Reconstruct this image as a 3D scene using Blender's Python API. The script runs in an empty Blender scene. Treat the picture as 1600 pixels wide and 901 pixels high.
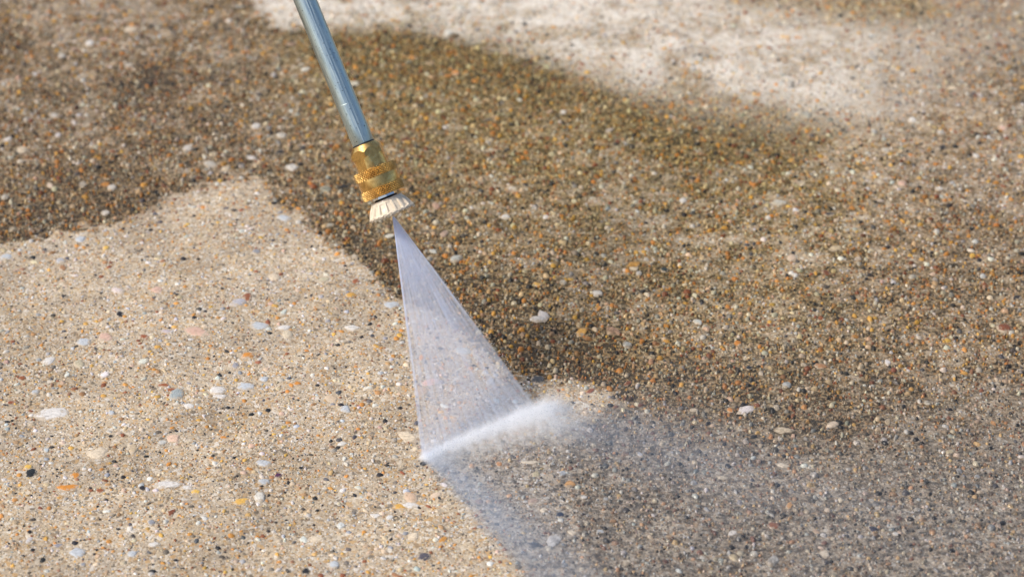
import bpy, bmesh, math
import numpy as np
from mathutils import Vector, Matrix

rng = np.random.default_rng(11)
S = bpy.context.scene
COL = S.collection
R = math.radians

# ------------------------------------------------------------------ camera
F = 3608.0                       # focal length in photo pixels (1600 wide)
PITCH = R(32.0)
CP, SP = math.cos(PITCH), math.sin(PITCH)
D0 = 1.43                        # distance to the nozzle, from the 13.7 mm pipe
H = D0 * (SP + CP * (676 - 450.5) / F)
RIGHT = Vector((1, 0, 0)); UP = Vector((0, SP, CP)); FWD = Vector((0, CP, -SP))
cam_d = bpy.data.cameras.new('camera'); cam = bpy.data.objects.new('camera', cam_d); COL.objects.link(cam)
cam.location = (0, 0, H); cam.rotation_euler = (math.pi / 2 - PITCH, 0, 0)
cam_d.sensor_width = 36; cam_d.lens = 36 * F / 1600; cam_d.clip_start = 0.05; cam_d.clip_end = 500
cam_d.dof.use_dof = True; cam_d.dof.focus_distance = D0; cam_d.dof.aperture_fstop = 7.2
S.camera = cam

# ------------------------------------------------------------------ sky, sun, exposure
SUN_EL, SUN_AZ = R(50), R(-106)   # sun behind thin cloud, from the left
w = bpy.data.worlds.new('World'); S.world = w; w.use_nodes = True
wn = w.node_tree.nodes; wl = w.node_tree.links; wn.clear()
sky = wn.new('ShaderNodeTexSky'); sky.sky_type = 'NISHITA'; sky.sun_disc = False
sky.sun_elevation = SUN_EL; sky.sun_rotation = SUN_AZ; sky.dust_density = 3.0; sky.air_density = 1.0; sky.ozone_density = 1.0
bg = wn.new('ShaderNodeBackground'); bg.inputs[1].default_value = 0.085
wo = wn.new('ShaderNodeOutputWorld'); wl.new(sky.outputs[0], bg.inputs[0]); wl.new(bg.outputs[0], wo.inputs[0])
sun_d = bpy.data.lights.new('sun', 'SUN'); sun_d.energy = 1.5; sun_d.angle = R(12); sun_d.color = (1, 0.93, 0.82)
sun = bpy.data.objects.new('sun', sun_d); COL.objects.link(sun)
sdir = Vector((math.sin(SUN_AZ) * math.cos(SUN_EL), math.cos(SUN_AZ) * math.cos(SUN_EL), math.sin(SUN_EL)))
sun.rotation_euler = sdir.to_track_quat('Z', 'Y').to_euler(); sun.location = (0, 0, 5)
S.view_settings.view_transform = 'Standard'; S.view_settings.look = 'None'
S.view_settings.gamma = 1; S.view_settings.use_curve_mapping = False
S.view_settings.exposure = 1.04
S.cycles.use_denoising = True; S.cycles.denoising_prefilter = 'ACCURATE'; S.cycles.denoising_input_passes = 'RGB_ALBEDO_NORMAL'
S.cycles.volume_bounces = 20; S.cycles.max_bounces = 24; S.cycles.diffuse_bounces = 2; S.cycles.glossy_bounces = 3; S.cycles.transparent_max_bounces = 16
S.cycles.volume_max_steps = 256

# ------------------------------------------------------------------ pixel <-> place
def at_depth(px, py, d):
    return cam.location + d * (FWD + RIGHT * ((px - 800) / F) - UP * ((py - 450.5) / F))
def on_ground(px, py, z=0.0):
    v = FWD + RIGHT * ((px - 800) / F) - UP * ((py - 450.5) / F)
    return cam.location + v * ((z - H) / v.z)
def to_px(x, y):
    d = np.maximum(y * CP + H * SP, 0.05)
    return 800 + F * x / d, 450.5 - F * (y * SP - H * CP) / d

# ------------------------------------------------------------------ noise for stains (numpy)
def vnoise(x, y, seed):
    xi = np.floor(x).astype(np.int64); yi = np.floor(y).astype(np.int64)
    fx = x - xi; fy = y - yi
    fx = fx * fx * (3 - 2 * fx); fy = fy * fy * (3 - 2 * fy)
    def h(a, b):
        n = (a * 374761393 + b * 668265263 + seed * 1442695041) & 0x7fffffff
        n = ((n ^ (n >> 13)) * 1274126177) & 0x7fffffff
        return ((n ^ (n >> 16)) & 0xffff) / 65535.0
    a = h(xi, yi); b = h(xi + 1, yi); c = h(xi, yi + 1); d = h(xi + 1, yi + 1)
    return (a + (b - a) * fx) * (1 - fy) + (c + (d - c) * fx) * fy
def fbm(x, y, scale, seed, octv=4):
    s = 0; a = 0.5; t = 0
    for k in range(octv):
        s = s + a * vnoise(x * scale * 2 ** k + 17.3 * k, y * scale * 2 ** k - 9.1 * k, seed + k); t += a; a *= 0.55
    return s / t            # 0..1
def sdf(px, py, poly):
    P = np.array(poly, float); n = len(P)
    d = np.full(px.shape, 1e18); ins = np.zeros(px.shape, bool)
    for i in range(n):
        a = P[i]; b = P[(i + 1) % n]; e = b - a
        wx = px - a[0]; wy = py - a[1]
        t = np.clip((wx * e[0] + wy * e[1]) / (e @ e), 0, 1)
        d = np.minimum(d, (wx - t * e[0]) ** 2 + (wy - t * e[1]) ** 2)
        c = (a[1] > py) != (b[1] > py)
        den = e[1] if abs(e[1]) > 1e-9 else 1e-9
        ins ^= c & (px < a[0] + e[0] * (py - a[1]) / den)
    return np.where(ins, -1, 1) * np.sqrt(d)
def sstep(a, b, x):
    t = np.clip((x - a) / (b - a), 0, 1); return t * t * (3 - 2 * t)
def seg_g(px, py, pts, sig):
    best = np.full(px.shape, 1e18)
    for a, b in zip(pts[:-1], pts[1:]):
        a = np.array(a, float); b = np.array(b, float); e = b - a
        t = np.clip(((px - a[0]) * e[0] + (py - a[1]) * e[1]) / (e @ e), 0, 1)
        best = np.minimum(best, (px - a[0] - t * e[0]) ** 2 + (py - a[1] - t * e[1]) ** 2)
    return np.exp(-best / (2 * sig * sig))
CLEAN = [(-900, 480), (-300, 410), (0, 377), (80, 368), (125, 356), (205, 334), (255, 310), (290, 296), (352, 280), (402, 273), (417, 286),
         (437, 312), (464, 329), (482, 349), (518, 374), (557, 401), (582, 429), (616, 455), (660, 478), (715, 508), (765, 552), (800, 588), (850, 587), (930, 596),
         (965, 612), (935, 645), (890, 690), (900, 800), (960, 1000), (1000, 1500), (-900, 1500)]
WET = [(652, 716), (700, 702), (770, 690), (850, 668), (905, 652), (980, 636), (1080, 640), (1250, 665), (1450, 640), (1700, 610),
       (2400, 560), (2400, 1700), (1200, 1700), (930, 1080), (835, 915), (745, 805)]
PALE = [(380, -40), (398, 8), (432, 38), (500, 47), (620, 44), (700, 58), (790, 72), (870, 98), (950, 128), (1050, 160), (1180, 176),
        (1290, 190), (1400, 165), (1480, 120), (1640, 95), (1900, 60), (1900, -300), (380, -300)]
def fields(x, y):
    """how clean, pale, wet and grimy the slab is at each spot"""
    px, py = to_px(x, y)
    n1 = fbm(x, y, 22, 3) - 0.5; n2 = fbm(x, y, 70, 8) - 0.5; n3 = fbm(x, y, 9, 21) - 0.5; n4 = fbm(x, y, 220, 5, 3) - 0.5
    wob = 4 * n1 + 10 * n2 + 30 * n4
    clean = 1 - sstep(-8, 8, sdf(px, py, CLEAN) + wob)
    dw = sdf(px, py, WET) + 0.5 * wob
    soft = 12 + 140 * sstep(880, 1200, px)
    wet = 1 - sstep(-1, 1, dw / soft)
    dp = sdf(px, py, PALE) + 14 * n1 + 30 * n2 + 40 * n4
    softp = 12 + 50 * sstep(650, 1250, px)
    pale = 1 - sstep(-1, 1, dp / softp)
    pale *= 1 - 0.72 * sstep(1080, 1450, px + 200 * n3 - 1.2 * py)
    pale *= 1 - 0.7 * seg_g(px, py, [(1150, -20), (1300, 6), (1420, 4)], 26)
    pale *= np.clip(0.66 + 1.4 * n2 + 1.4 * n1 + 1.1 * n4, 0.06, 1)
    g = 0.68 + 0.25 * n1 + 0.2 * n3 + 0.75 * n2 + 1.0 * n4
    g = g + 0.32 * seg_g(px, py, [(530, 62), (700, 85), (820, 115), (960, 165), (1130, 200), (1250, 205)], 38)
    g = g + 0.38 * seg_g(px, py, [(735, 470), (800, 555), (860, 575), (930, 575)], 38)
    g = g + 0.30 * seg_g(px, py, [(930, 575), (1020, 600), (1150, 625), (1320, 650)], 38)
    g = g + 0.38 * seg_g(px, py, [(560, 395), (610, 425)], 32)
    g = g + 0.15 * seg_g(px, py, [(470, 310), (540, 370)], 35)
    g = g + 0.36 * seg_g(px, py, [(-100, 355), (80, 330), (230, 290)], 30)
    g = g + 0.9 * seg_g(px, py, [(200, 140), (225, 128), (252, 116)], 17) + 0.9 * seg_g(px, py, [(-60, 72), (25, 62)], 15)
    g = g - 0.16 * seg_g(px, py, [(60, 40), (330, 60)], 60)
    g = g - 0.24 * seg_g(px, py, [(1330, 210), (1560, 220)], 70) - 0.12 * seg_g(px, py, [(1250, 330), (1600, 380)], 90)
    g = g - 0.12 * seg_g(px, py, [(900, 330), (1250, 420)], 90)
    olive = seg_g(px, py, [(560, 70), (820, 110), (1000, 185), (1250, 215)], 95) + 0.6 * seg_g(px, py, [(680, 220), (900, 330), (1200, 420)], 120) + seg_g(px, py, [(1120, -10), (1440, 10)], 30)
    dirt = np.clip(g, 0.1, 1.6) * (1 - clean) * (1 - 0.8 * pale)
    dirt = dirt * (1 - 0.55 * wet) + clean * np.clip(0.06 + 0.4 * n1 + 0.2 * n3, 0, 0.16)
    return dict(dirt=dirt, pale=pale * (1 - clean), wet=wet, olive=np.clip(olive, 0, 1))

# ------------------------------------------------------------------ node helpers
class NT:
    def __init__(s, name):
        s.mat = bpy.data.materials.new(name); s.mat.use_nodes = True
        s.t = s.mat.node_tree; s.t.nodes.clear(); s.out = s.t.nodes.new('ShaderNodeOutputMaterial')
    def n(s, typ, **kw):
        nd = s.t.nodes.new('ShaderNode' + typ)
        for k, v in kw.items(): setattr(nd, k, v)
        return nd
    def l(s, a, b): s.t.links.new(a, b)
    def put(s, sock, v):
        if isinstance(v, bpy.types.NodeSocket): s.l(v, sock)
        elif v is not None: sock.default_value = v
    def m(s, op, a, b=None, c=None, clamp=False):
        nd = s.n('Math', operation=op, use_clamp=clamp)
        s.put(nd.inputs[0], a); s.put(nd.inputs[1], b); s.put(nd.inputs[2], c)
        return nd.outputs[0]
    def mix(s, fac, a, b, blend='MIX'):
        nd = s.n('Mix', data_type='RGBA', blend_type=blend)
        s.put(nd.inputs[0], fac); s.put(nd.inputs[6], a); s.put(nd.inputs[7], b)
        return nd.outputs[2]
    def rng(s, v, a, b, c=0.0, d=1.0, smooth=False):
        nd = s.n('MapRange', interpolation_type='SMOOTHSTEP' if smooth else 'LINEAR')
        for i, q in enumerate((v, a, b, c, d)): s.put(nd.inputs[i], q)
        return nd.outputs[0]
    def noise(s, vec, scale, detail=3, rough=0.55):
        nd = s.n('TexNoise'); s.put(nd.inputs['Vector'], vec); nd.inputs['Scale'].default_value = scale
        nd.inputs['Detail'].default_value = detail; nd.inputs['Roughness'].default_value = rough
        return nd.outputs[0]
    def ramp(s, fac, stops, interp='LINEAR'):
        nd = s.n('ValToRGB'); cr = nd.color_ramp; cr.interpolation = interp
        while len(cr.elements) < len(stops): cr.elements.new(0.5)
        for e, (p, c) in zip(cr.elements, stops): e.position = p; e.color = (*c, 1)
        s.put(nd.inputs[0], fac); return nd.outputs[0]
    def coord(s, which='Object'): return s.n('TexCoord').outputs[which]
    def attr(s, name, typ='GEOMETRY'):
        return s.n('Attribute', attribute_name=name, attribute_type=typ)
    def bump(s, h, strength, dist):
        nd = s.n('Bump'); nd.inputs['Strength'].default_value = strength; nd.inputs['Distance'].default_value = dist
        s.put(nd.inputs['Height'], h); return nd.outputs[0]
    def bsdf(s, **kw):
        nd = s.n('BsdfPrincipled')
        for k, v in kw.items(): s.put(nd.inputs[k.replace('_', ' ')], v)
        s.l(nd.outputs[0], s.out.inputs['Surface']); return nd

def finish_stone(t, base, src, rough, hgt, bstr, bdist, grime_keep, pale_keep=1.0):
    """grime film, pale mineral film and water on any stone or mortar surface"""
    A = (lambda n: t.attr(n, src).outputs['Fac'])
    dirt, pale, wet, olive = A('dirt'), A('pale'), A('wet'), A('olive')
    geo = t.n('NewGeometry').outputs['Position']
    blot = t.noise(geo, 210, 5, 0.7)
    fine = t.noise(geo, 900, 2, 0.6)
    gap = t.noise(geo, 430, 3, 0.6)
    d2 = t.m('MULTIPLY', dirt, t.m('MULTIPLY', t.rng(blot, 0.34, 0.58, 0.6, 1.25), t.rng(gap, 0.42, 0.56, 0.25, 1.25)), clamp=True)
    d2 = t.m('MULTIPLY', d2, grime_keep, clamp=True)
    grime = t.mix(olive, (0.026, 0.020, 0.012, 1), (0.028, 0.022, 0.007, 1))
    grime = t.mix(t.rng(blot, 0.52, 0.70, 0, 0.8), grime, (0.012, 0.010, 0.008, 1))
    tan = t.mix(1.0, base, t.mix(olive, (0.70, 0.60, 0.44, 1), (0.76, 0.645, 0.34, 1)), 'MULTIPLY')      # thin brown film before the thick grime
    c = t.mix(t.m('MULTIPLY', dirt, 1.2, clamp=True), base, tan)
    c = t.mix(t.m('MULTIPLY', d2, 0.92), c, grime)
    c = t.mix(t.m('MULTIPLY', t.m('MULTIPLY', pale, pale_keep), t.rng(t.m('ADD', t.m('MULTIPLY', blot, 0.6), t.m('MULTIPLY', fine, 0.4)), 0.38, 0.58, 0.35, 1.0)), c, (0.71, 0.665, 0.585, 1))
    hsv = t.n('HueSaturation'); hsv.inputs['Saturation'].default_value = 0.75; hsv.inputs['Value'].default_value = 0.76; t.l(c, hsv.inputs['Color'])
    wetc = t.mix(t.rng(blot, 0.46, 0.62, 0.0, 0.75), hsv.outputs[0], (0.036, 0.033, 0.031, 1))
    c = t.mix(wet, c, wetc)
    film = t.m('MAXIMUM', t.m('MULTIPLY', wet, 0.75), t.m('MULTIPLY', dirt, 0.25), clamp=True)
    b = t.bsdf(Base_Color=c, Roughness=rough, Coat_Weight=film, Coat_Roughness=0.05, Coat_IOR=1.33)
    b.inputs['Specular IOR Level'].default_value = 0.2
    nb = t.bump(hgt, bstr, bdist); t.l(nb, b.inputs['Normal']); t.l(nb, b.inputs['Coat Normal'])
    return t.mat

SAND = [(0.0, (0.06, 0.05, 0.045)), (0.07, (0.24, 0.15, 0.08)), (0.16, (0.52, 0.30, 0.11)), (0.24, (0.46, 0.37, 0.28)), (0.42, (0.56, 0.46, 0.34)),
        (0.58, (0.40, 0.34, 0.28)), (0.70, (0.66, 0.58, 0.48)), (0.82, (0.75, 0.71, 0.66)), (0.91, (0.50, 0.33, 0.18)), (0.96, (0.12, 0.11, 0.11))]
def mat_mortar():
    t = NT('mortar_with_sand')
    geo = t.n('NewGeometry').outputs['Position']
    v = t.n('TexVoronoi'); t.put(v.inputs['Vector'], geo); v.inputs['Scale'].default_value = 1000
    v2 = t.n('TexVoronoi'); t.put(v2.inputs['Vector'], geo); v2.inputs['Scale'].default_value = 430
    sep = t.n('SeparateColor'); t.l(v.outputs['Color'], sep.inputs[0])
    sep2 = t.n('SeparateColor'); t.l(v2.outputs['Color'], sep2.inputs[0])
    c1 = t.ramp(sep.outputs[0], SAND, 'CONSTANT'); c2 = t.ramp(sep2.outputs[0], SAND, 'CONSTANT')
    c = t.mix(t.m('GREATER_THAN', sep2.outputs[1], 0.62), c1, c2)
    c = t.mix(0.40, c, (0.435, 0.362, 0.262, 1))
    big = t.noise(geo, 25, 4, 0.6)
    c = t.mix(1.0, c, t.ramp(big, [(0.3, (0.80, 0.80, 0.80)), (0.7, (1.08, 1.06, 1.0))]), 'MULTIPLY')
    hgt = t.m('ADD', t.m('MULTIPLY', v.outputs['Distance'], -1.0), t.m('MULTIPLY', v2.outputs['Distance'], -1.2))
    hgt = t.m('ADD', hgt, t.noise(geo, 900, 3))
    return finish_stone(t, c, 'GEOMETRY', 0.75, hgt, 0.5, 0.0004, 1.0)
def mat_bed():
    t = NT('small_pebbles')
    geo = t.n('NewGeometry').outputs['Position']
    c = t.attr('stone').outputs['Color']
    nz = t.noise(geo, 1400, 3)
    c = t.mix(1.0, c, t.ramp(nz, [(0.3, (0.74, 0.74, 0.74)), (0.7, (1.12, 1.1, 1.06))]), 'MULTIPLY')
    return finish_stone(t, c, 'GEOMETRY', 0.5, nz, 0.4, 0.0004, t.attr('keep').outputs['Fac'], t.attr('keep').outputs['Fac'])
def mat_pebble():
    t = NT('pebble_stone')
    oc = t.coord(); info = t.n('ObjectInfo')
    c = info.outputs['Color']
    mp = t.n('Mapping'); t.l(oc, mp.inputs[0]); t.l(info.outputs['Random'], mp.inputs[1]); mp.inputs[3].default_value = (1, 2.2, 1)
    nz = t.noise(mp.outputs[0], 2.3, 5, 0.65)
    c = t.mix(1.0, c, t.ramp(nz, [(0.32, (0.55, 0.53, 0.50)), (0.5, (0.92, 0.91, 0.9)), (0.7, (1.12, 1.1, 1.07))]), 'MULTIPLY')
    pos = t.n('NewGeometry').outputs['Position']
    fine = t.noise(pos, 1500, 3)
    ln = t.n('VectorMath', operation='LENGTH'); fl = t.n('VectorMath', operation='MULTIPLY'); t.l(oc, fl.inputs[0]); fl.inputs[1].default_value = (1, 1, 0); t.l(fl.outputs[0], ln.inputs[0])
    rim = t.m('ADD', ln.outputs['Value'], t.m('MULTIPLY', t.m('SUBTRACT', t.noise(pos, 420, 4, 0.7), 0.5), 2.6))
    c = t.mix(t.rng(rim, 0.70, 0.95, 0, 0.92), c, t.mix(fine, (0.34, 0.27, 0.19, 1), (0.58, 0.49, 0.38, 1)))
    return finish_stone(t, c, 'OBJECT', 0.45, t.m('ADD', nz, fine), 0.35, 0.0005, 0.8, 0.7)
M_MORTAR, M_BED, M_PEBBLE = mat_mortar(), mat_bed(), mat_pebble()

# ------------------------------------------------------------------ mesh helper
def mesh_np(name, V, polys_tri=None, quads=None, mat=None, attrs=None, smooth=True):
    me = bpy.data.meshes.new(name)
    V = np.asarray(V, np.float32); me.vertices.add(len(V)); me.vertices.foreach_set('co', V.ravel())
    idx = []; sizes = []
    if polys_tri is not None and len(polys_tri): idx.append(np.asarray(polys_tri).ravel()); sizes.append(np.full(len(polys_tri), 3))
    if quads is not None and len(quads): idx.append(np.asarray(quads).ravel()); sizes.append(np.full(len(quads), 4))
    idx = np.concatenate(idx).astype(np.int32); sizes = np.concatenate(sizes)
    me.loops.add(len(idx)); me.loops.foreach_set('vertex_index', idx)
    st = np.concatenate([[0], np.cumsum(sizes)[:-1]]).astype(np.int32)
    me.polygons.add(len(sizes)); me.polygons.foreach_set('loop_start', st)
    if smooth: me.polygons.foreach_set('use_smooth', np.ones(len(sizes), bool))
    for k, a in (attrs or {}).items():
        a = np.asarray(a, np.float32)
        if a.ndim == 1: me.attributes.new(k, 'FLOAT', 'POINT').data.foreach_set('value', a)
        else:
            at = me.attributes.new(k, 'FLOAT_COLOR', 'POINT')
            at.data.foreach_set('color', np.concatenate([a, np.ones((len(a), 1), np.float32)], 1).ravel().astype(np.float32))
    me.update(calc_edges=True); me.validate()
    if mat: me.materials.append(mat)
    return me
def link(name, me, parent=None, **props):
    o = bpy.data.objects.new(name, me); COL.objects.link(o); o.parent = parent
    for k, v in props.items(): o[k] = v
    return o

# ------------------------------------------------------------------ ground: one sheet, fine in the middle
def axis(lo, hi, step, far):
    mid = np.arange(lo, hi + 1e-6, step)
    out = np.array([0.004, 0.01, 0.02, 0.05, 0.1, 0.2, 0.5, 1, 2, 5, 10, far])
    return np.concatenate([lo - out[::-1], mid, hi + out])
gx = axis(-0.56, 0.56, 0.0026, 60); gy = axis(0.93, 1.95, 0.0026, 120)
GX, GY = np.meshgrid(gx, gy); x = GX.ravel(); y = GY.ravel()
f = fields(x, y)
rough_z = (fbm(x, y, 120, 40, 3) - 0.5) * 0.0012 + (fbm(x, y, 12, 44, 2) - 0.5) * 0.002
near = (np.abs(x) < 0.6) & (y > 0.9) & (y < 2.0)
z = np.where(near, rough_z - 0.0007 * np.clip(f['dirt'], 0, 1), 0)
def ground_z(xx, yy):
    return (fbm(xx, yy, 120, 40, 3) - 0.5) * 0.0012 + (fbm(xx, yy, 12, 44, 2) - 0.5) * 0.002
nx, ny = len(gx), len(gy)
ii = (np.arange(ny - 1)[:, None] * nx + np.arange(nx - 1)[None, :]).ravel()
quads = np.stack([ii, ii + 1, ii + nx + 1, ii + nx], 1)
ground = link('ground', mesh_np('ground', np.stack([x, y, z], 1), quads=quads, mat=M_MORTAR, attrs=f), kind='structure',
              label='exposed aggregate concrete paving, half washed clean and half grimy', category='paving')

# ------------------------------------------------------------------ pebbles
PAL = np.array([(0.72, 0.69, 0.65), (0.60, 0.58, 0.55), (0.64, 0.53, 0.39), (0.54, 0.42, 0.28), (0.58, 0.27, 0.07), (0.66, 0.40, 0.10),
                (0.27, 0.10, 0.05), (0.36, 0.20, 0.10), (0.33, 0.34, 0.36), (0.52, 0.54, 0.57), (0.03, 0.03, 0.034), (0.60, 0.43, 0.34), (0.10, 0.10, 0.115)])
def colours(n, p):
    p = np.array(p, float); p /= p.sum()
    c = PAL[rng.choice(len(PAL), n, p=p)]
    return np.clip(c * rng.uniform(0.78, 1.18, (n, 1)) * rng.uniform(0.94, 1.06, (n, 3)), 0.015, 0.85)
RES = 0.001; OX, OY = -0.60, 0.90; occ = np.zeros((1120, 1200), bool)       # what is already taken, 1 mm cells
def taken(xx, yy):
    return occ[np.clip(((yy - OY) / RES).astype(int), 0, 1119), np.clip(((xx - OX) / RES).astype(int), 0, 1199)]
def mark(xx, yy, r):
    j0, j1 = int((yy - r - OY) / RES), int((yy + r - OY) / RES) + 1; i0, i1 = int((xx - r - OX) / RES), int((xx + r - OX) / RES) + 1
    j0, i0 = max(j0, 0), max(i0, 0)
    J, I = np.mgrid[j0:max(j1, j0 + 1), i0:max(i1, i0 + 1)]
    if J.size == 0: return
    m = ((J + .5) * RES + OY - yy) ** 2 + ((I + .5) * RES + OX - xx) ** 2 < r * r
    sub = occ[j0:j1, i0:i1]; sub |= m[:sub.shape[0], :sub.shape[1]]

def pebble_mesh(seed, angular):
    """unit pebble: a shallow irregular dome, its rim below the mortar"""
    r_ = np.random.default_rng(seed); n = 11 if not angular else 8
    th = np.sort((np.arange(n) + r_.uniform(-.34, .34, n)) / n * 2 * np.pi)
    rad = 1 + r_.uniform(-.16, .16, n) if not angular else 1 + r_.uniform(-.42, .28, n)
    V = [(r_.uniform(-.1, .1), r_.uniform(-.1, .1), 1.0)]
    for k, (q, hgt) in enumerate(((0.55, 0.90), (0.88, 0.45), (1.04, -0.5))):
        for a, b in zip(th, rad):
            jz = r_.uniform(-.12, .12) if k < 2 else 0
            V.append((math.cos(a) * b * q, math.sin(a) * b * q, hgt + jz))
    T = [(0, 1 + i, 1 + (i + 1) % n) for i in range(n)]; Q = []
    for k in range(2):
        o = 1 + k * n
        Q += [(o + i, o + n + i, o + n + (i + 1) % n, o + (i + 1) % n) for i in range(n)]
    return mesh_np('pebble', V, T, Q, M_PEBBLE)
shapes = [pebble_mesh(100 + i, False) for i in range(14)] + [pebble_mesh(300 + i, True) for i in range(10)]
W_, B_, O_, Y_, N_, G_, K_, C_, P_ = ((.68, .655, .62), (.50, .53, .56), (.60, .25, .05), (.72, .46, .11), (.30, .11, .05), (.28, .29, .32), (.022, .022, .026), (.68, .58, .44), (.62, .42, .33))
# stones one can point at in the photograph: pixel x, y, width, height, turn, colour, angular?
seen = [(82, 646, 54, 24, 10, W_, 1), (78, 562, 22, 16, 0, W_, 1), (150, 708, 34, 22, 40, C_, 1), (34, 590, 13, 8, 0, N_, 0), (55, 612, 14, 8, 0, B_, 0),
        (340, 609, 28, 14, 0, W_, 0), (345, 619, 26, 8, 0, W_, 1), (295, 634, 19, 9, 0, W_, 0), (383, 603, 26, 15, 40, B_, 1), (262, 757, 40, 16, 20, W_, 1),
        (292, 762, 20, 8, 10, W_, 0), (306, 768, 15, 8, 0, Y_, 0), (104, 761, 38, 11, 5, O_, 1), (118, 742, 17, 9, 20, O_, 0), (120, 862, 36, 22, 35, B_, 1),
        (206, 866, 22, 12, 0, B_, 1), (237, 817, 12, 9, 0, G_, 0), (240, 851, 21, 8, 5, W_, 0), (44, 730, 14, 9, 0, Y_, 0), (156, 766, 14, 7, 0, N_, 0),
        (173, 681, 9, 5, 0, K_, 0), (174, 645, 11, 8, 0, B_, 0), (46, 831, 9, 6, 0, K_, 0), (275, 875, 8, 5, 0, K_, 0), (130, 882, 8, 7, 0, G_, 0),
        (349, 682, 12, 5, 0, O_, 0), (434, 742, 12, 8, 0, (.10, .04, .09), 0), (411, 722, 22, 16, 60, B_, 1), (412, 752, 17, 11, 40, B_, 1),
        (405, 508, 27, 18, 20, B_, 1), (187, 491, 12, 11, 30, K_, 0), (100, 464, 12, 6, 0, K_, 0), (165, 387, 11, 8, 0, Y_, 0), (165, 527, 24, 22, 50, P_, 1),
        (245, 452, 24, 16, 30, P_, 1), (125, 374, 22, 12, 0, B_, 1), (400, 393, 14, 7, 0, G_, 0), (443, 340, 22, 12, 40, B_, 1), (130, 535, 22, 14, 40, B_, 1),
        (308, 518, 40, 18, -30, P_, 1), (387, 556, 20, 9, 10, O_, 0), (445, 511, 26, 10, 0, W_, 1), (610, 476, 26, 14, 0, B_, 1), (10, 400, 22, 12, 0, B_, 1),
        (550, 511, 32, 11, 0, W_, 1), (412, 592, 20, 10, 0, B_, 1), (540, 638, 20, 16, 50, B_, 1), (636, 680, 36, 18, -20, C_, 1), (640, 788, 28, 10, 0, W_, 1),
        (494, 842, 24, 13, 20, C_, 1), (522, 882, 18, 14, 60, B_, 1), (648, 836, 20, 14, 40, C_, 1), (586, 804, 18, 8, 0, W_, 1), (410, 752, 16, 9, 0, B_, 0),
        (464, 598, 12, 7, 0, O_, 0), (270, 610, 20, 7, 0, N_, 0), (256, 602, 18, 6, 0, N_, 0), (330, 716, 9, 6, 0, O_, 0), (470, 730, 9, 5, 0, K_, 0),
        (1225, 671, 27, 13, 10, C_, 1), (1229, 602, 15, 10, 0, B_, 0), (1290, 864, 21, 13, 30, C_, 1), (1128, 745, 18, 9, 0, C_, 1), (1141, 640, 11, 9, 0, O_, 0),
        (1208, 820, 20, 12, 0, N_, 0), (1364, 827, 15, 9, 0, (.06, .06, .10), 0), (1527, 746, 10, 7, 0, B_, 0), (1400, 834, 12, 6, 0, W_, 0), (1223, 726, 22, 8, -30, C_, 1),
        (840, 498, 25, 10, 5, W_, 0), (933, 458, 18, 10, -20, W_, 0), (980, 538, 15, 12, 20, B_, 0), (1017, 557, 16, 10, 40, C_, 1), (957, 515, 22, 24, 60, P_, 1),
        (998, 427, 10, 8, 0, W_, 0), (1038, 422, 13, 8, 0, (.03, .05, .06), 0), (992, 420, 18, 8, 15, C_, 1), (1153, 536, 12, 9, 0, O_, 0), (1170, 575, 10, 7, 0, (.03, .04, .06), 0),
        (880, 378, 14, 15, 0, C_, 0), (790, 338, 15, 8, 0, W_, 0), (853, 338, 10, 8, 0, W_, 0), (826, 722, 32, 6, 0, C_, 1), (879, 739, 12, 10, -50, B_, 0),
        (875, 803, 13, 9, 0, (.03, .05, .10), 0), (850, 796, 13, 7, 0, C_, 0), (780, 724, 10, 8, 0, O_, 0), (894, 830, 16, 9, 0, C_, 1), (912, 776, 12, 6, 0, W_, 0),
        (1084, 640, 14, 6, 0, C_, 0), (980, 878, 15, 10, 40, C_, 1), (938, 829, 13, 6, 0, B_, 0), (400, 197, 16, 9, 0, W_, 0), (440, 212, 17, 9, 0, W_, 0),
        (456, 260, 26, 14, 0, W_, 1), (353, 263, 20, 10, 10, C_, 1), (206, 163, 16, 12, 0, W_, 0), (165, 332, 14, 8, 0, W_, 0), (175, 293, 14, 9, 0, W_, 0),
        (8, 308, 13, 9, 0, W_, 0), (35, 234, 18, 15, 50, C_, 1), (20, 358, 16, 8, 0, W_, 0), (140, 68, 14, 13, 30, W_, 0), (204, 47, 20, 9, 0, C_, 0),
        (97, 88, 12, 8, 0, W_, 0), (202, 102, 16, 7, 0, W_, 0), (293, 232, 17, 10, 0, W_, 0), (85, 180, 16, 10, 30, W_, 1), (880, 175, 10, 8, 0, W_, 0),
        (1567, 200, 14, 8, 0, P_, 0), (1470, 208, 13, 8, 0, W_, 0), (1525, 244, 10, 8, 0, W_, 0), (1384, 235, 14, 8, 0, W_, 0), (1260, 180, 18, 11, 0, B_, 0),
        (1410, 287, 14, 8, 0, P_, 0), (1067, 314, 12, 9, 0, W_, 0), (1200, 340, 9, 7, 0, W_, 0), (880, 440, 12, 8, 0, W_, 0), (1242, 430, 10, 7, 0, W_, 0), (712, 114, 13, 10, 0, O_, 0)]
big = []
for (px, py, pw, ph, an, c, ang) in seen:
    g = on_ground(px, py); d = g.y * CP + H * SP; sc = d / F
    sx = pw * sc / 2; sy = ph * sc / 2 / (H / math.hypot(g.y, H)) * 0.92
    if sy > sx * 1.4: sy = sx * 1.4
    big.append((g.x, g.y, sx, sy, R(an) * 0.6, c, ang))
    mark(g.x, g.y, (sx + sy) / 2 * 1.05)
tries = 0
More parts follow.
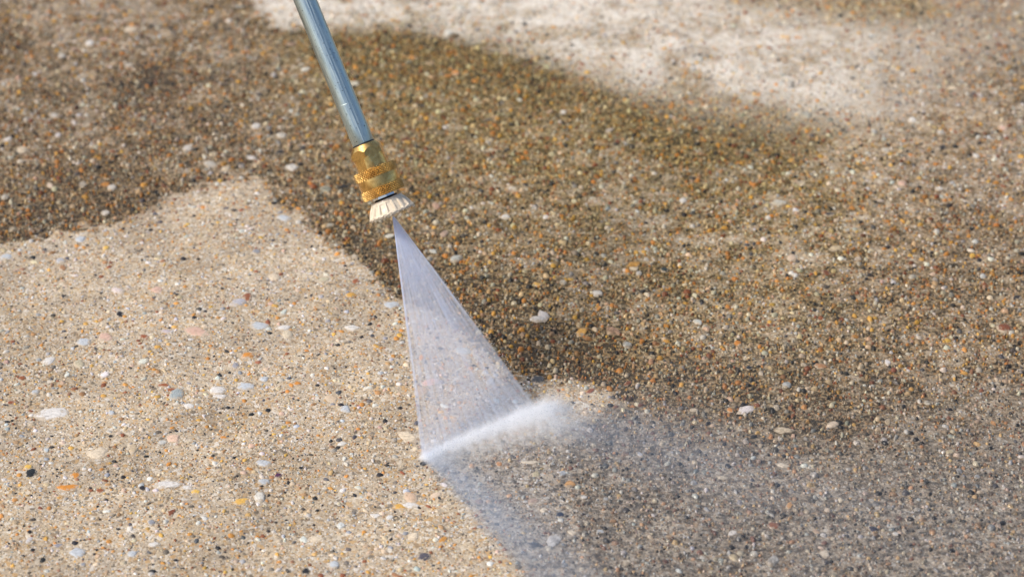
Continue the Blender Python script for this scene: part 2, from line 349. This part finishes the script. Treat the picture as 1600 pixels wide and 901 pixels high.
while len(big) < 300 and tries < 20000:
    tries += 1
    px, py = rng.uniform(-30, 1630), rng.uniform(-20, 930)
    if px > 800 and rng.random() < 0.5: px *= 0.55
    g = on_ground(px, py); r_ = 0.0026 + 0.0028 * rng.random() ** 2.0 * (1.25 if px < 900 and py > 300 else 0.9)
    if taken(np.array([g.x]), np.array([g.y]))[0]: continue
    cc = colours(1, [3, 2, 2, 2, 2, 1.5, 1.2, 1, 1.2, 2, 1, 1.2, .5])[0]
    big.append((g.x, g.y, r_ * rng.uniform(.95, 1.45), r_ * rng.uniform(.6, 1), rng.uniform(0, 6.28), tuple(cc), rng.random() < .6)); mark(g.x, g.y, r_)
bxy = np.array([(b[0], b[1]) for b in big]); bf = fields(bxy[:, 0], bxy[:, 1]); bz = ground_z(bxy[:, 0], bxy[:, 1])
for i, (bx, by, sx, sy, an, c, ang) in enumerate(big):
    me = shapes[(14 + i % 10) if ang else i % 14]
    o = link('pebble', me, ground)
    hz = min(0.0011, 0.28 * min(sx, sy)) * (0.75 if ang else 1.0)
    o.location = (bx, by, bz[i] + 0.0002); o.rotation_euler = (0, 0, an); o.scale = (sx, sy, hz)
    o.color = (*c, 1)
    dd = float(bf['dirt'][i]) * (0.25 + 0.5 * ((i * 37) % 17) / 17)
    o['dirt'] = dd; o['pale'] = float(bf['pale'][i]) * 0.6; o['wet'] = float(bf['wet'][i]) * 0.65; o['olive'] = float(bf['olive'][i])

def scatter(n, r0, r1, rp, nside, rings, probs, hfac, lift, keep, allow_mark, skin):
    xx = rng.uniform(-0.555, 0.555, n); yy = rng.uniform(0.935, 1.945, n)
    px, py = to_px(xx, yy); ok = (px > -160) & (px < 1760) & (py > -110) & (py < 1010) & ~taken(xx, yy)
    xx, yy = xx[ok], yy[ok]; n = len(xx)
    rr = r0 + (r1 - r0) * rng.random(n) ** rp
    if allow_mark:
        good = np.ones(n, bool)
        for i in np.argsort(-rr):
            if occ[int((yy[i] - OY) / RES), int((xx[i] - OX) / RES)]: good[i] = False; continue
            mark(xx[i], yy[i], rr[i] * 0.95)
        xx, yy, rr = xx[good], yy[good], rr[good]; n = len(xx)
    asp = rng.uniform(.5, 1, n); rot = rng.uniform(0, 2 * np.pi, n)
    th = (np.arange(nside)[None, :] + rng.uniform(-.3, .3, (n, nside))) / nside * 2 * np.pi
    rad = rng.uniform(.68, 1.25, (n, nside))
    ff = fields(xx, yy); zc = ground_z(xx, yy)
    hh = np.minimum(rr * hfac * rng.uniform(.6, 1.25, n), 0.0011) * (0.30 + 0.70 * np.clip(ff['dirt'] * 1.6 + ff['wet'] * .3, 0, 1))      # washed stones lie flush
    parts = [np.stack([xx + rr * rng.uniform(-.15, .15, n), yy + rr * rng.uniform(-.15, .15, n), zc + hh + lift], 1)[:, None, :]]
    for q, hq in rings:
        lx = np.cos(th) * rad * q * rr[:, None]; ly = np.sin(th) * rad * q * (rr * asp)[:, None]
        wx = lx * np.cos(rot)[:, None] - ly * np.sin(rot)[:, None]; wy = lx * np.sin(rot)[:, None] + ly * np.cos(rot)[:, None]
        wz = zc[:, None] + lift + hh[:, None] * hq * rng.uniform(.85, 1.15, (n, nside)) if hq > 0 else np.repeat((zc - 0.0016)[:, None], nside, 1)
        parts.append(np.stack([xx[:, None] + wx, yy[:, None] + wy, wz], 2))
    V = np.concatenate(parts, 1); nv = V.shape[1]
    T = [(0, 1 + i, 1 + (i + 1) % nside) for i in range(nside)]
    for k in range(len(rings) - 1):
        o = 1 + k * nside
        for i in range(nside):
            j = (i + 1) % nside
            T += [(o + i, o + nside + i, o + nside + j), (o + i, o + nside + j, o + j)]
    T = (np.array(T)[None] + (np.arange(n) * nv)[:, None, None]).reshape(-1, 3)
    col = colours(n, probs)
    film = np.clip(rng.normal(skin, .36, n), 0, .9) * np.clip(1 - ff['dirt'] * 2.2, 0, 1)          # cement still skinning the washed grains
    col = col * (1 - film[:, None]) + np.array((0.43, 0.355, 0.258)) * film[:, None]
    at = {k: np.repeat(v, nv) for k, v in ff.items()}
    at['stone'] = np.repeat(col, nv, 0); at['keep'] = np.repeat(np.clip(rng.normal(keep, .28, n), .1, 1.1), nv)
    return V.reshape(-1, 3), T, at
mid_p = [2.7, 2.3, 2.8, 3.0, 2.7, 2.2, 1.7, 1.7, 1.4, 1.6, 2.2, 1.1, 1.0]
sets = [scatter(20000, 0.0014, 0.0032, 2.0, 8, ((.6, .85), (1.0, -1)), mid_p, .36, .0003, .36, True, -.05),
        scatter(85000, 0.0008, 0.0015, 1.3, 6, ((.62, .8), (1.05, -1)), mid_p, .46, .0002, .45, True, .10),
        scatter(150000, 0.00045, 0.0009, 1.3, 5, ((1.0, -1),), [1.5, 2, 3, 4, 2.2, 1.2, 1.6, 2, 1.5, 1.2, 1.4, 1.5, 1], .75, .0002, .85, False, .38)]
off = 0; VV = []; TT = []; AA = {}
for V, T, at in sets:
    VV.append(V); TT.append(T + off); off += len(V)
    for k, v in at.items(): AA.setdefault(k, []).append(v)
bed = link('small_pebbles', mesh_np('small_pebbles', np.concatenate(VV), np.concatenate(TT), None, M_BED, {k: np.concatenate(v) for k, v in AA.items()}), ground, kind='stuff')

# ------------------------------------------------------------------ spray lance
PX = D0 / F                                        # one photo pixel in metres at the lance
AX = Vector((0.376, 0.9266, 0)).normalized()        # lance direction in the picture, x right and y down
TILT = R(3.5)
down = (RIGHT * AX.x - UP * AX.y) * math.cos(TILT) + FWD * math.sin(TILT)
down.normalize()
side = (RIGHT * AX.y + UP * AX.x).normalized()
away = (-down).cross(side).normalized()
rot = Matrix((side, away, -down)).transposed()
lance = bpy.data.objects.new('spray_lance', None); COL.objects.link(lance)
A0 = at_depth(568.4, 225.0, D0 - 0.0030)
lance.matrix_world = Matrix.Translation(A0) @ rot.to_4x4()
lance.empty_display_size = 0.02
lance['label'] = 'zinc-plated pressure washer lance with brass coupler and white fan nozzle'; lance['category'] = 'lance'

def revolve(name, prof, n, mat, parent=lance, rf=None, closed=True, smooth=True, auto=None):
    """prof: (s, r) in photo pixels down the lance; rf(theta, s, r) may change the radius"""
    V = []; Q = []
    for s, r in prof:
        for i in range(n):
            th = 2 * math.pi * i / n                 # 0 faces the camera, + to the right
            rr = rf(th, s, r) if rf else r
            V.append((math.sin(th) * rr * PX, -math.cos(th) * rr * PX, -s * PX))
    for k in range(len(prof) - 1):
        for i in range(n):
            j = (i + 1) % n
            Q.append((k * n + i, k * n + j, (k + 1) * n + j, (k + 1) * n + i))
    me = mesh_np(name, V, None, np.array(Q)[:, ::-1], mat, smooth=smooth)
    if closed:
        bm = bmesh.new(); bm.from_mesh(me); bm.verts.ensure_lookup_table()
        bm.faces.new([bm.verts[i] for i in range(n)]); bm.faces.new([bm.verts[(len(prof) - 1) * n + i] for i in range(n)][::-1])
        bmesh.ops.recalc_face_normals(bm, faces=bm.faces); bm.to_mesh(me); bm.free()
    if auto is not None:
        for p in me.polygons: p.use_smooth = True
        me.set_sharp_from_angle(angle=R(auto))
    return link(name, me, parent)

def metal(name, col, rough, kind):
    t = NT(name); oc = t.coord()
    if kind == 'zinc':
        mp = t.n('Mapping'); t.l(oc, mp.inputs[0]); mp.inputs[3].default_value = (1, 1, 0.05)
        st = t.noise(mp.outputs[0], 1500, 3, 0.6); bl = t.noise(oc, 90, 4, 0.6)
        sp = t.noise(oc, 900, 2, 0.5)
        c = t.mix(1.0, (*col, 1), t.ramp(st, [(0.3, (0.72, 0.76, 0.80)), (0.7, (1.1, 1.08, 1.05))]), 'MULTIPLY')
        c = t.mix(t.rng(sp, 0.65, 0.71, 0, 0.8), c, (0.08, 0.08, 0.075, 1))
        c = t.mix(t.rng(bl, 0.55, 0.75, 0, 0.4), c, (0.30, 0.38, 0.42, 1))
        b = t.bsdf(Base_Color=c, Metallic=1.0, Roughness=t.rng(st, 0.3, 0.7, rough - 0.07, rough + 0.12))
        t.l(t.bump(t.m('ADD', st, t.m('MULTIPLY', sp, 0.6)), 0.12, 0.0004), b.inputs['Normal'])
    elif kind == 'brass':
        bl = t.noise(oc, 260, 5, 0.65); fine = t.noise(oc, 1700, 3)
        c = t.mix(t.rng(bl, 0.40, 0.66, 0, 0.85), (*col, 1), (0.36, 0.20, 0.06, 1))
        c = t.mix(t.rng(fine, 0.62, 0.74, 0, 0.5), c, (0.16, 0.09, 0.03, 1))
        b = t.bsdf(Base_Color=c, Metallic=1.0, Roughness=t.rng(bl, 0.3, 0.7, rough, rough + 0.2))
        t.l(t.bump(t.m('ADD', bl, t.m('MULTIPLY', fine, 0.5)), 0.14, 0.0006), b.inputs['Normal'])
    elif kind == 'plastic':
        bl = t.noise(oc, 330, 5, 0.7); fine = t.noise(oc, 1300, 3)
        c = t.mix(t.rng(bl, 0.45, 0.72, 0, 0.8), (*col, 1), (0.62, 0.50, 0.37, 1))
        c = t.mix(t.rng(fine, 0.66, 0.74, 0, 0.5), c, (0.30, 0.23, 0.16, 1))
        b = t.bsdf(Base_Color=c, Roughness=rough, Coat_Weight=0.35, Coat_Roughness=0.1)
        b.inputs['Subsurface Weight'].default_value = 0.12; b.inputs['Subsurface Radius'].default_value = (0.002, 0.0015, 0.001)
        t.l(t.bump(t.m('ADD', bl, fine), 0.3, 0.0007), b.inputs['Normal'])
    else:
        b = t.bsdf(Base_Color=(*col, 1), Metallic=1.0 if kind == 'steel' else 0.0, Roughness=rough)
    return t.mat
M_ZINC = metal('zinc_plate', (0.50, 0.58, 0.575), 0.37, 'zinc'); M_BRASS = metal('brass', (0.80, 0.515, 0.18), 0.2, 'brass')
M_WHITE = metal('worn_white_plastic', (0.64, 0.555, 0.43), 0.45, 'plastic'); M_STEEL = metal('steel', (0.55, 0.56, 0.58), 0.18, 'steel')
M_RUBBER = metal('black_rubber', (0.012, 0.012, 0.012), 0.4, 'rubber')

R_T = 17.3
def tube_r(th, s, r):                               # slight facets left by rolling
    return r * (1 + 0.004 * math.sin(3 * th + 0.01 * s))
tube = revolve('tube', [(-1500 + 60 * k, R_T) for k in range(25)] + [(-30, R_T), (-2.2, R_T), (-0.6, R_T - 0.9)], 72, M_ZINC, rf=tube_r, auto=40)
def strip(name, th0, wid, hgt, s0, s1, mat, parent):
    V = []; Q = []; ns = 40
    for k in range(ns + 1):
        s = s0 + (s1 - s0) * k / ns
        wob = 0.012 * math.sin(k * 1.7)
        for a, hh in ((-wid, -0.15), (-wid * .5, hgt), (wid * .5, hgt), (wid, -0.15)):
            th = th0 + a + wob * .3; r = R_T + hh
            V.append((math.sin(th) * r * PX, -math.cos(th) * r * PX, -s * PX))
    for k in range(ns):
        for i in range(3): Q.append((4 * k + i, 4 * k + i + 1, 4 * k + 5 + i, 4 * k + 4 + i))
    return link(name, mesh_np(name, V, None, Q, mat), parent)
strip('weld_seam', R(8), R(5), 0.28, -1480, -3, M_ZINC, tube)
strip('weld_seam', R(21), R(2.2), 0.22, -1480, -3, M_ZINC, tube)
revolve('scratch_ring', [(-67.6, R_T - .2), (-67.2, R_T + .22), (-66.5, R_T + .22), (-66.1, R_T - .2)], 72, M_ZINC, tube, closed=False)
revolve('gasket', [(-1.4, R_T - 2), (-1.4, R_T + 1.0), (0.5, R_T + 1.2), (0.8, R_T - 2)], 64, M_RUBBER, auto=40)
# hexagonal coupler body with turned chamfer; a corner sits just left of the middle
def hex_r(th, s, r):
    a = (th - R(-7) + math.pi / 6 * 0) % (math.pi / 3) - math.pi / 6
    apo = 24.2
    hx = apo / math.cos(a)
    return min(hx, r)
hexp = [(0.2, 12), (0.2, 18.6), (1.0, 20.0)] + [(1.0 + 0.4 * k, 20.0 + 0.275 * k) for k in range(1, 30)] + [(13.2, 28.2), (18.5, 28.2), (19.6, 27.6), (20.2, 26.0), (24, 25.4), (32, 25.2), (40, 25.0), (41, 24), (41, 14)]
revolve('coupler_body', hexp, 360, M_BRASS, rf=hex_r, auto=11)
sleeve = revolve('collar', [(39.6, 20), (39.6, 29.2), (40.2, 30.2), (53.5, 30.2), (54.2, 32.2), (57, 32.5), (63, 32.5), (69, 32.5), (70.2, 32.2), (71, 30.2), (84.5, 30.2), (85.2, 29.4), (85.2, 19), (80, 18.5)], 120, M_BRASS, closed=False, auto=28)
def knurl(s0, s1, r0):
    ns = 44; NK = 42
    def kf(th, s, r):
        if s < s0 + 0.5 or s > s1 - 0.5: return r
        u = th / (2 * math.pi) * NK; v = (s - s0) / 4.9
        ta = abs(((u + v) % 1) - .5) * 2; tb = abs(((u - v) % 1) - .5) * 2
        return r + 3.4 * min(1 - ta, 1 - tb) - 1.4
    prof = [(s0, r0 - 2.0), (s0 + 0.02, r0 - 0.2)] + [(s0 + 0.5 + (s1 - s0 - 1.0) * k / ns, r0) for k in range(ns + 1)] + [(s1 - 0.02, r0 - 0.2), (s1, r0 - 2.0)]
    revolve('knurled_band', prof, 504, M_BRASS, sleeve, rf=kf, closed=False, smooth=False)
knurl(39.7, 54.2, 33.0); knurl(70.2, 85.0, 33.0)
# steel plug, dark seal, white fan nozzle
def plug_r(th, s, r): return min(r, 14.2 / math.cos((th - R(12)) % (math.pi / 3) - math.pi / 6)) if s > 84 else r
revolve('steel_plug', [(78, 14), (84.5, 16), (85.5, 16.2), (92.0, 16.2), (93, 12)], 96, M_STEEL, rf=plug_r, auto=25)
revolve('seal', [(88.8, 12), (88.8, 18.6), (90.6, 19.2), (92.4, 18.6), (92.4, 12)], 64, M_RUBBER, auto=30)
NR = 16
def noz_r(th, s, r):
    k = ((th - R(4)) / (2 * math.pi) * NR) % 1
    rib = max(0.0, 1 - abs(k - .5) / 0.21); rib = min(1.0, rib * 2.0)
    if 95.0 < s < 113.0:
        dep = min(1, (s - 95.0) / 4.0, (113.0 - s) / 1.0)
        return r - 3.6 * dep * (1 - rib) * min(1.0, 0.35 + (s - 95) / 16)
    if s >= 113.0:                                 # chipped, battered rim
        return r * (1 + 0.012 * math.sin(th * 9 + 1) + 0.010 * math.sin(th * 23 + s * 2) + 0.006 * math.sin(th * 51 + s))
    return r
prof = [(91.6, 10), (91.6, 24.2), (92.2, 25.4), (93.4, 25.8)] + [(93.6 + 0.55 * k, 25.8 + 10.6 * (0.6 * min(1, k / 35) + 0.4 * math.sin(0.5 * math.pi * min(1, k / 33)))) for k in range(1, 36)] + \
       [(113.4, 36.4), (114.2, 37.0), (115.6, 37.0), (117.0, 36.2), (117.8, 34.5), (117.4, 31.5), (117.0, 24), (118.4, 18), (119.4, 11), (119.6, 4)]
nozzle = revolve('fan_nozzle', prof, 306, M_WHITE, rf=noz_r, auto=32)
revolve('orifice', [(119.2, 3.6), (120.3, 3.2), (120.5, 1.2)], 32, M_STEEL, nozzle, auto=30)
# ragged wet crumbs hanging on the rim
bm = bmesh.new()
for k in range(46):
    th = rng.uniform(-1.7, 1.7); r = rng.uniform(33.5, 36.8); s = rng.uniform(116.6, 119.0)
    m = Matrix.Translation((math.sin(th) * r * PX, -math.cos(th) * r * PX, -s * PX)) @ Matrix.Diagonal((rng.uniform(.7, 1.6), rng.uniform(.6, 1.1), rng.uniform(.6, 1.5), 1))
    bmesh.ops.create_icosphere(bm, subdivisions=1, radius=rng.uniform(0.5, 1.1) * PX, matrix=m)
me = bpy.data.meshes.new('rim_crumbs'); bm.to_mesh(me); bm.free(); me.materials.append(M_WHITE)
for p in me.polygons: p.use_smooth = True
link('rim_crumbs', me, nozzle, kind='stuff')

# ------------------------------------------------------------------ water: fan, splash, mist
N0 = lance.matrix_world @ Vector((0, 0, -120.2 * PX))
P1 = on_ground(659, 713, 0.001); P2 = on_ground(850, 640, 0.001)
def frame(origin, xdir, zdir):
    z_ = zdir.normalized(); x_ = (xdir - z_ * xdir.dot(z_)).normalized(); y_ = z_.cross(x_)
    return Matrix.Translation(origin) @ Matrix((x_, y_, z_)).transposed().to_4x4()
M = (P1 + P2) / 2
FM = frame(N0, P2 - P1, M - N0); FI = FM.inverted()
l1, l2 = FI @ P1, FI @ P2
a1, a2 = math.atan2(l1.x, l1.z), math.atan2(l2.x, l2.z)
LEN = (M - N0).length
def thick(r): return 0.0012 + 0.026 * r
V = []; nt, nj = 24, 16
for i in range(nt + 1):
    t_ = 0.004 + 0.996 * i / nt
    for sgn in (1, -1):
        for j in range(nj + 1):
            q = j / nj
            p = (l1 + (l2 - l1) * q) * t_
            p.x += (q - .5) * 0.0009 * (1 - t_)
            th = 0.5 * thick(p.length) * max(0.12, math.sqrt(max(0, 1 - (2 * q - 1) ** 4)))
            V.append((p.x, p.y + sgn * th, p.z))
Q = []; w_ = 2 * (nj + 1)
for i in range(nt):
    for j in range(nj):
        a = i * w_ + j; b = a + w_
        Q.append((a, a + 1, b + 1, b)); a2_ = a + nj + 1; b2_ = b + nj + 1
        Q.append((a2_ + 1, a2_, b2_, b2_ + 1))
    for e in (0, nj):
        a = i * w_ + e; b = a + nj + 1
        Q.append((a, a + w_, b + w_, b) if e == 0 else (b, b + w_, a + w_, a))
for i in (0, nt):
    for j in range(nj):
        a = i * w_ + j; b = a + nj + 1
        Q.append((a, b, b + 1, a + 1) if i == 0 else (a + 1, b + 1, b, a))
def mat_fan():
    t = NT('spray_sheet'); oc = t.coord(); sp = t.n('SeparateXYZ'); t.l(oc, sp.inputs[0])
    X, Y, Z = sp.outputs
    ang = t.m('ARCTAN2', X, Z)
    a = t.rng(ang, a1, a2, -1.0, 1.0)
    r = t.m('SQRT', t.m('ADD', t.m('MULTIPLY', X, X), t.m('MULTIPLY', Z, Z)))
    cv = t.n('CombineXYZ'); t.l(t.m('MULTIPLY', ang, 34.0), cv.inputs[0]); t.l(t.m('MULTIPLY', r, 9.0), cv.inputs[1])
    streak = t.noise(cv.outputs[0], 2.6, 4, 0.65)
    cv2 = t.n('CombineXYZ'); t.l(t.m('MULTIPLY', ang, 130.0), cv2.inputs[0]); t.l(t.m('MULTIPLY', r, 160.0), cv2.inputs[1])
    drop = t.noise(cv2.outputs[0], 2.2, 3, 0.7)
    tau = t.m('ADD', t.m('MULTIPLY', t.m('POWER', 2.718, t.m('MULTIPLY', r, -26.0)), 1.9), 0.64)
    thk = t.m('ADD', t.m('MULTIPLY', r, 0.026), 0.0012)
    dens = t.m('DIVIDE', tau, thk)
    dens = t.m('MULTIPLY', dens, t.rng(streak, 0.34, 0.66, 0.3, 1.7))
    dens = t.m('MULTIPLY', dens, t.rng(drop, 0.35, 0.75, 0.7, 1.6))
    edge = t.m('ADD', t.rng(a, -0.91, -0.97, 0, 3.5, True), t.rng(a, 0.86, 0.95, 0, 1.2, True))
    dens = t.m('MULTIPLY', dens, t.m('ADD', edge, 1.0))
    lim = t.m('SUBTRACT', 1.0, t.m('MULTIPLY', t.m('MULTIPLY', drop, streak), t.m('MULTIPLY', r, 1.7)))
    dens = t.m('MULTIPLY', dens, t.rng(t.m('SUBTRACT', lim, a), -0.02, 0.05, 0.0, 1.0, True))
    v = t.n('VolumePrincipled'); v.inputs['Color'].default_value = (0.88, 0.92, 1, 1); v.inputs['Anisotropy'].default_value = 0.1
    t.l(dens, v.inputs['Density']); t.l(v.outputs[0], t.out.inputs['Volume']); return t.mat
me = mesh_np('water_spray_fan', V, None, Q, mat_fan(), smooth=False)
bm = bmesh.new(); bm.from_mesh(me); bmesh.ops.recalc_face_normals(bm, faces=bm.faces); bm.to_mesh(me); bm.free()
fan = link('water_spray_fan', me, None, kind='stuff', label='flat translucent fan of water leaving the white nozzle', category='water spray')
fan.matrix_world = FM

def box_domain(name, x0, x1, y0, y1, z0, z1, mat):
    V = [(a, b, c) for c in (z0, z1) for b in (y0, y1) for a in (x0, x1)]
    Q = [(0, 2, 3, 1), (4, 5, 7, 6), (0, 1, 5, 4), (2, 6, 7, 3), (0, 4, 6, 2), (1, 3, 7, 5)]
    return mesh_np(name, V, None, Q, mat, smooth=False)
LW = (P2 - P1).length
SM = Matrix.Translation(Vector((P1.x, P1.y, 0.0))) @ Matrix.Rotation(math.atan2(P2.y - P1.y, P2.x - P1.x), 4, 'Z')   # x along the impact line, y away from the viewer
def mat_splash():
    t = NT('splash_foam'); oc = t.coord(); sp = t.n('SeparateXYZ'); t.l(oc, sp.inputs[0]); X, Y, Z = sp.outputs
    mp = t.n('Mapping'); t.l(oc, mp.inputs[0]); mp.inputs[3].default_value = (1.0, 0.45, 0.8); mp.inputs[2].default_value = (0, 0, R(28))
    n1 = t.noise(mp.outputs[0], 330, 4, 0.65); n2 = t.noise(oc, 90, 3, 0.6); n3 = t.noise(oc, 900, 2, 0.6)
    u = t.m('DIVIDE', X, LW)
    # height and spread of the ridge grow towards the far end
    hgt = t.m('ADD', t.rng(u, 0.0, 1.0, 0.0021, 0.0048), t.m('MULTIPLY', t.m('SUBTRACT', n2, 0.5), 0.003))
    fz = t.m('POWER', 2.718, t.m('MULTIPLY', t.m('DIVIDE', Z, hgt), -1.7))
    yb = t.m('ADD', Y, t.m('MULTIPLY', t.m('SUBTRACT', n1, 0.5), 0.0022))
    back = t.rng(yb, 0.0010, 0.0, 0.0, 1.0, True)
    def trail(l0, l1_, k):
        q = t.m('DIVIDE', t.m('MAXIMUM', t.m('MULTIPLY', yb, -1.0), 0.0), t.rng(u, 0.0, 1.0, l0, l1_))
        return t.m('MULTIPLY', t.m('POWER', 2.718, t.m('MULTIPLY', t.m('MULTIPLY', q, q), -1.0)), k)
    core = trail(0.0030, 0.0056, 4600.0)
    soft = t.m('MULTIPLY', trail(0.011, 0.024, 460.0), t.rng(n1, 0.34, 0.68, 0.55, 1.4))
    ends = t.m('MULTIPLY', t.rng(u, -0.04, 0.02, 0, 1, True), t.rng(t.m('ADD', u, t.m('MULTIPLY', t.m('SUBTRACT', n2, 0.5), 0.3)), 1.18, 0.92, 0, 1, True))
    d = t.m('MULTIPLY', t.m('MULTIPLY', fz, back), t.m('MULTIPLY', t.m('ADD', core, soft), ends))
    d = t.m('MULTIPLY', d, t.rng(n1, 0.34, 0.66, 0.6, 1.4)); d = t.m('MULTIPLY', d, t.rng(n3, 0.3, 0.7, 0.6, 1.4))
    v = t.n('VolumePrincipled'); v.inputs['Color'].default_value = (0.998, 0.999, 1, 1); v.inputs['Anisotropy'].default_value = 0.0
    t.l(d, v.inputs['Density']); t.l(v.outputs[0], t.out.inputs['Volume']); t.mat.cycles.volume_step_rate = 0.18; return t.mat
sp_o = link('splash', box_domain('splash', -0.008, LW * 1.3, -0.045, 0.008, 0.0004, 0.016, mat_splash()), None, kind='stuff',
            label='white line of splashing water where the fan hits the paving', category='splash')
sp_o.matrix_world = SM

L_DIR = (SM.inverted() @ on_ground(835, 905)).normalized()           # the left border of the drifting spray
R_END = SM.inverted() @ on_ground(890, 655); R_DIR = ((SM.inverted() @ on_ground(1120, 735)) - R_END).normalized()
def mat_mist():
    t = NT('water_mist'); oc = t.coord(); sp = t.n('SeparateXYZ'); t.l(oc, sp.inputs[0]); X, Y, Z = sp.outputs
    n1 = t.noise(oc, 38, 4, 0.6)
    def ray(ox, oy, dx, dy, w0, w1, fall, left_sharp):
        rx = t.m('SUBTRACT', X, ox); ry = t.m('SUBTRACT', Y, oy)
        al = t.m('ADD', t.m('MULTIPLY', rx, dx), t.m('MULTIPLY', ry, dy))
        pe = t.m('SUBTRACT', t.m('MULTIPLY', ry, dx), t.m('MULTIPLY', rx, dy))      # + to the left of travel
        pe = t.m('ADD', pe, t.m('MULTIPLY', t.m('SUBTRACT', n1, 0.5), 0.014))
        wd = t.m('ADD', t.m('MULTIPLY', t.m('MAXIMUM', al, 0.0), w1), w0)
        q = t.m('DIVIDE', pe, wd)
        if left_sharp: q = t.m('MAXIMUM', q, t.m('MULTIPLY', q, -2.2))
        g = t.m('POWER', 2.718, t.m('MULTIPLY', t.m('MULTIPLY', q, q), -1.0))
        f_ = t.m('POWER', 2.718, t.m('MULTIPLY', t.m('MAXIMUM', al, 0.0), -fall))
        return t.m('MULTIPLY', t.m('MULTIPLY', g, f_), t.rng(al, -0.012, 0.006, 0, 1, True))
    m1 = ray(0.0, -0.002, L_DIR.x, L_DIR.y, 0.005, 0.11, 9.0, True)
    m2 = ray(R_END.x - 0.012, R_END.y - 0.004, R_DIR.x, R_DIR.y, 0.012, 0.20, 11.0, False)
    haze = t.m('MULTIPLY', t.m('POWER', 2.718, t.m('MULTIPLY', t.m('ABSOLUTE', Y), -7.0)), t.rng(t.m('SUBTRACT', t.m('MULTIPLY', X, -L_DIR.y), t.m('MULTIPLY', Y, -L_DIR.x)), -0.005, 0.05, 0, 1, True))
    haze = t.m('MULTIPLY', haze, t.rng(Y, 0.004, -0.02, 0, 1, True))
    haze = t.m('MULTIPLY', haze, t.rng(X, 0.46, 0.12, 0, 1, True))
    d = t.m('ADD', t.m('ADD', t.m('MULTIPLY', m1, 64.0), t.m('MULTIPLY', m2, 22.0)), t.m('MULTIPLY', haze, 1.6))
    d = t.m('MULTIPLY', d, t.rng(n1, 0.3, 0.7, 0.45, 1.5))
    d = t.m('MULTIPLY', d, t.m('POWER', 2.718, t.m('MULTIPLY', Z, -70.0)))
    d = t.m('MULTIPLY', d, t.rng(Z, 0.048, 0.03, 0, 1, True))
    v = t.n('VolumePrincipled'); v.inputs['Color'].default_value = (0.72, 0.83, 1, 1); v.inputs['Anisotropy'].default_value = 0.1
    t.l(d, v.inputs['Density']); t.l(v.outputs[0], t.out.inputs['Volume']); return t.mat
mist = link('water_mist', box_domain('water_mist', -0.03, 0.52, -0.42, 0.03, 0.0022, 0.05, mat_mist()), None, kind='stuff',
            label='fine bluish mist drifting low over the wet dark paving', category='mist')
mist.matrix_world = SM

# stray drops thrown off the fan's edge and the splash
def mat_drop():
    t = NT('water_drop'); t.bsdf(Base_Color=(0.93, 0.95, 0.97, 1), Roughness=0.05, IOR=1.33, Transmission_Weight=0.55); return t.mat
base = bmesh.new(); bmesh.ops.create_icosphere(base, subdivisions=1, radius=1); bv = np.array([v.co[:] for v in base.verts]); bt = np.array([[v.index for v in f_.verts] for f_ in base.faces]); base.free()
pts = []
for k in range(420):
    t_ = rng.uniform(.25, 1); q = 1 + rng.normal(0.0, .02) * t_ if rng.random() < .55 else rng.uniform(0, 1)
    p = FM @ ((l1 + (l2 - l1) * q) * t_); p = p + away * rng.normal(0, .0025); pts.append((p, rng.uniform(.00010, .00026)))
for k in range(2600):
    u = rng.uniform(0, 1.12); v = -rng.exponential(.013) + .003
    p = SM @ Vector((u * LW + max(0, -v) * rng.uniform(-.3, 1.2), v, .0012 + rng.exponential(.0035))); pts.append((p, rng.uniform(.00009, .00026)))
for k in range(500):
    a = rng.exponential(.05); p = SM @ Vector((L_DIR.x * a + rng.normal(.006, .006) , L_DIR.y * a, .0012 + rng.exponential(.004))); pts.append((p, rng.uniform(.00008, .00022)))
for k in range(420):                                # larger beads bouncing off the splash and out over the wet paving
    u = rng.uniform(0, 1.2); v = -rng.exponential(.03) + .004
    p = SM @ Vector((u * LW + max(0, -v) * rng.uniform(-.2, 1.3), v, .0015 + rng.exponential(.006))); pts.append((p, .00016 + .00026 * rng.random() ** 2))
pts = [(p, r) for p, r in pts if p.z > .0006]
VV = np.concatenate([bv * r + np.array(p[:]) for p, r in pts]); TT = np.concatenate([bt + i * len(bv) for i in range(len(pts))])
link('water_drops', mesh_np('water_drops', VV, TT, None, mat_drop()), None, kind='stuff', label='tiny stray drops flung from the fan and the splash', category='water drops')
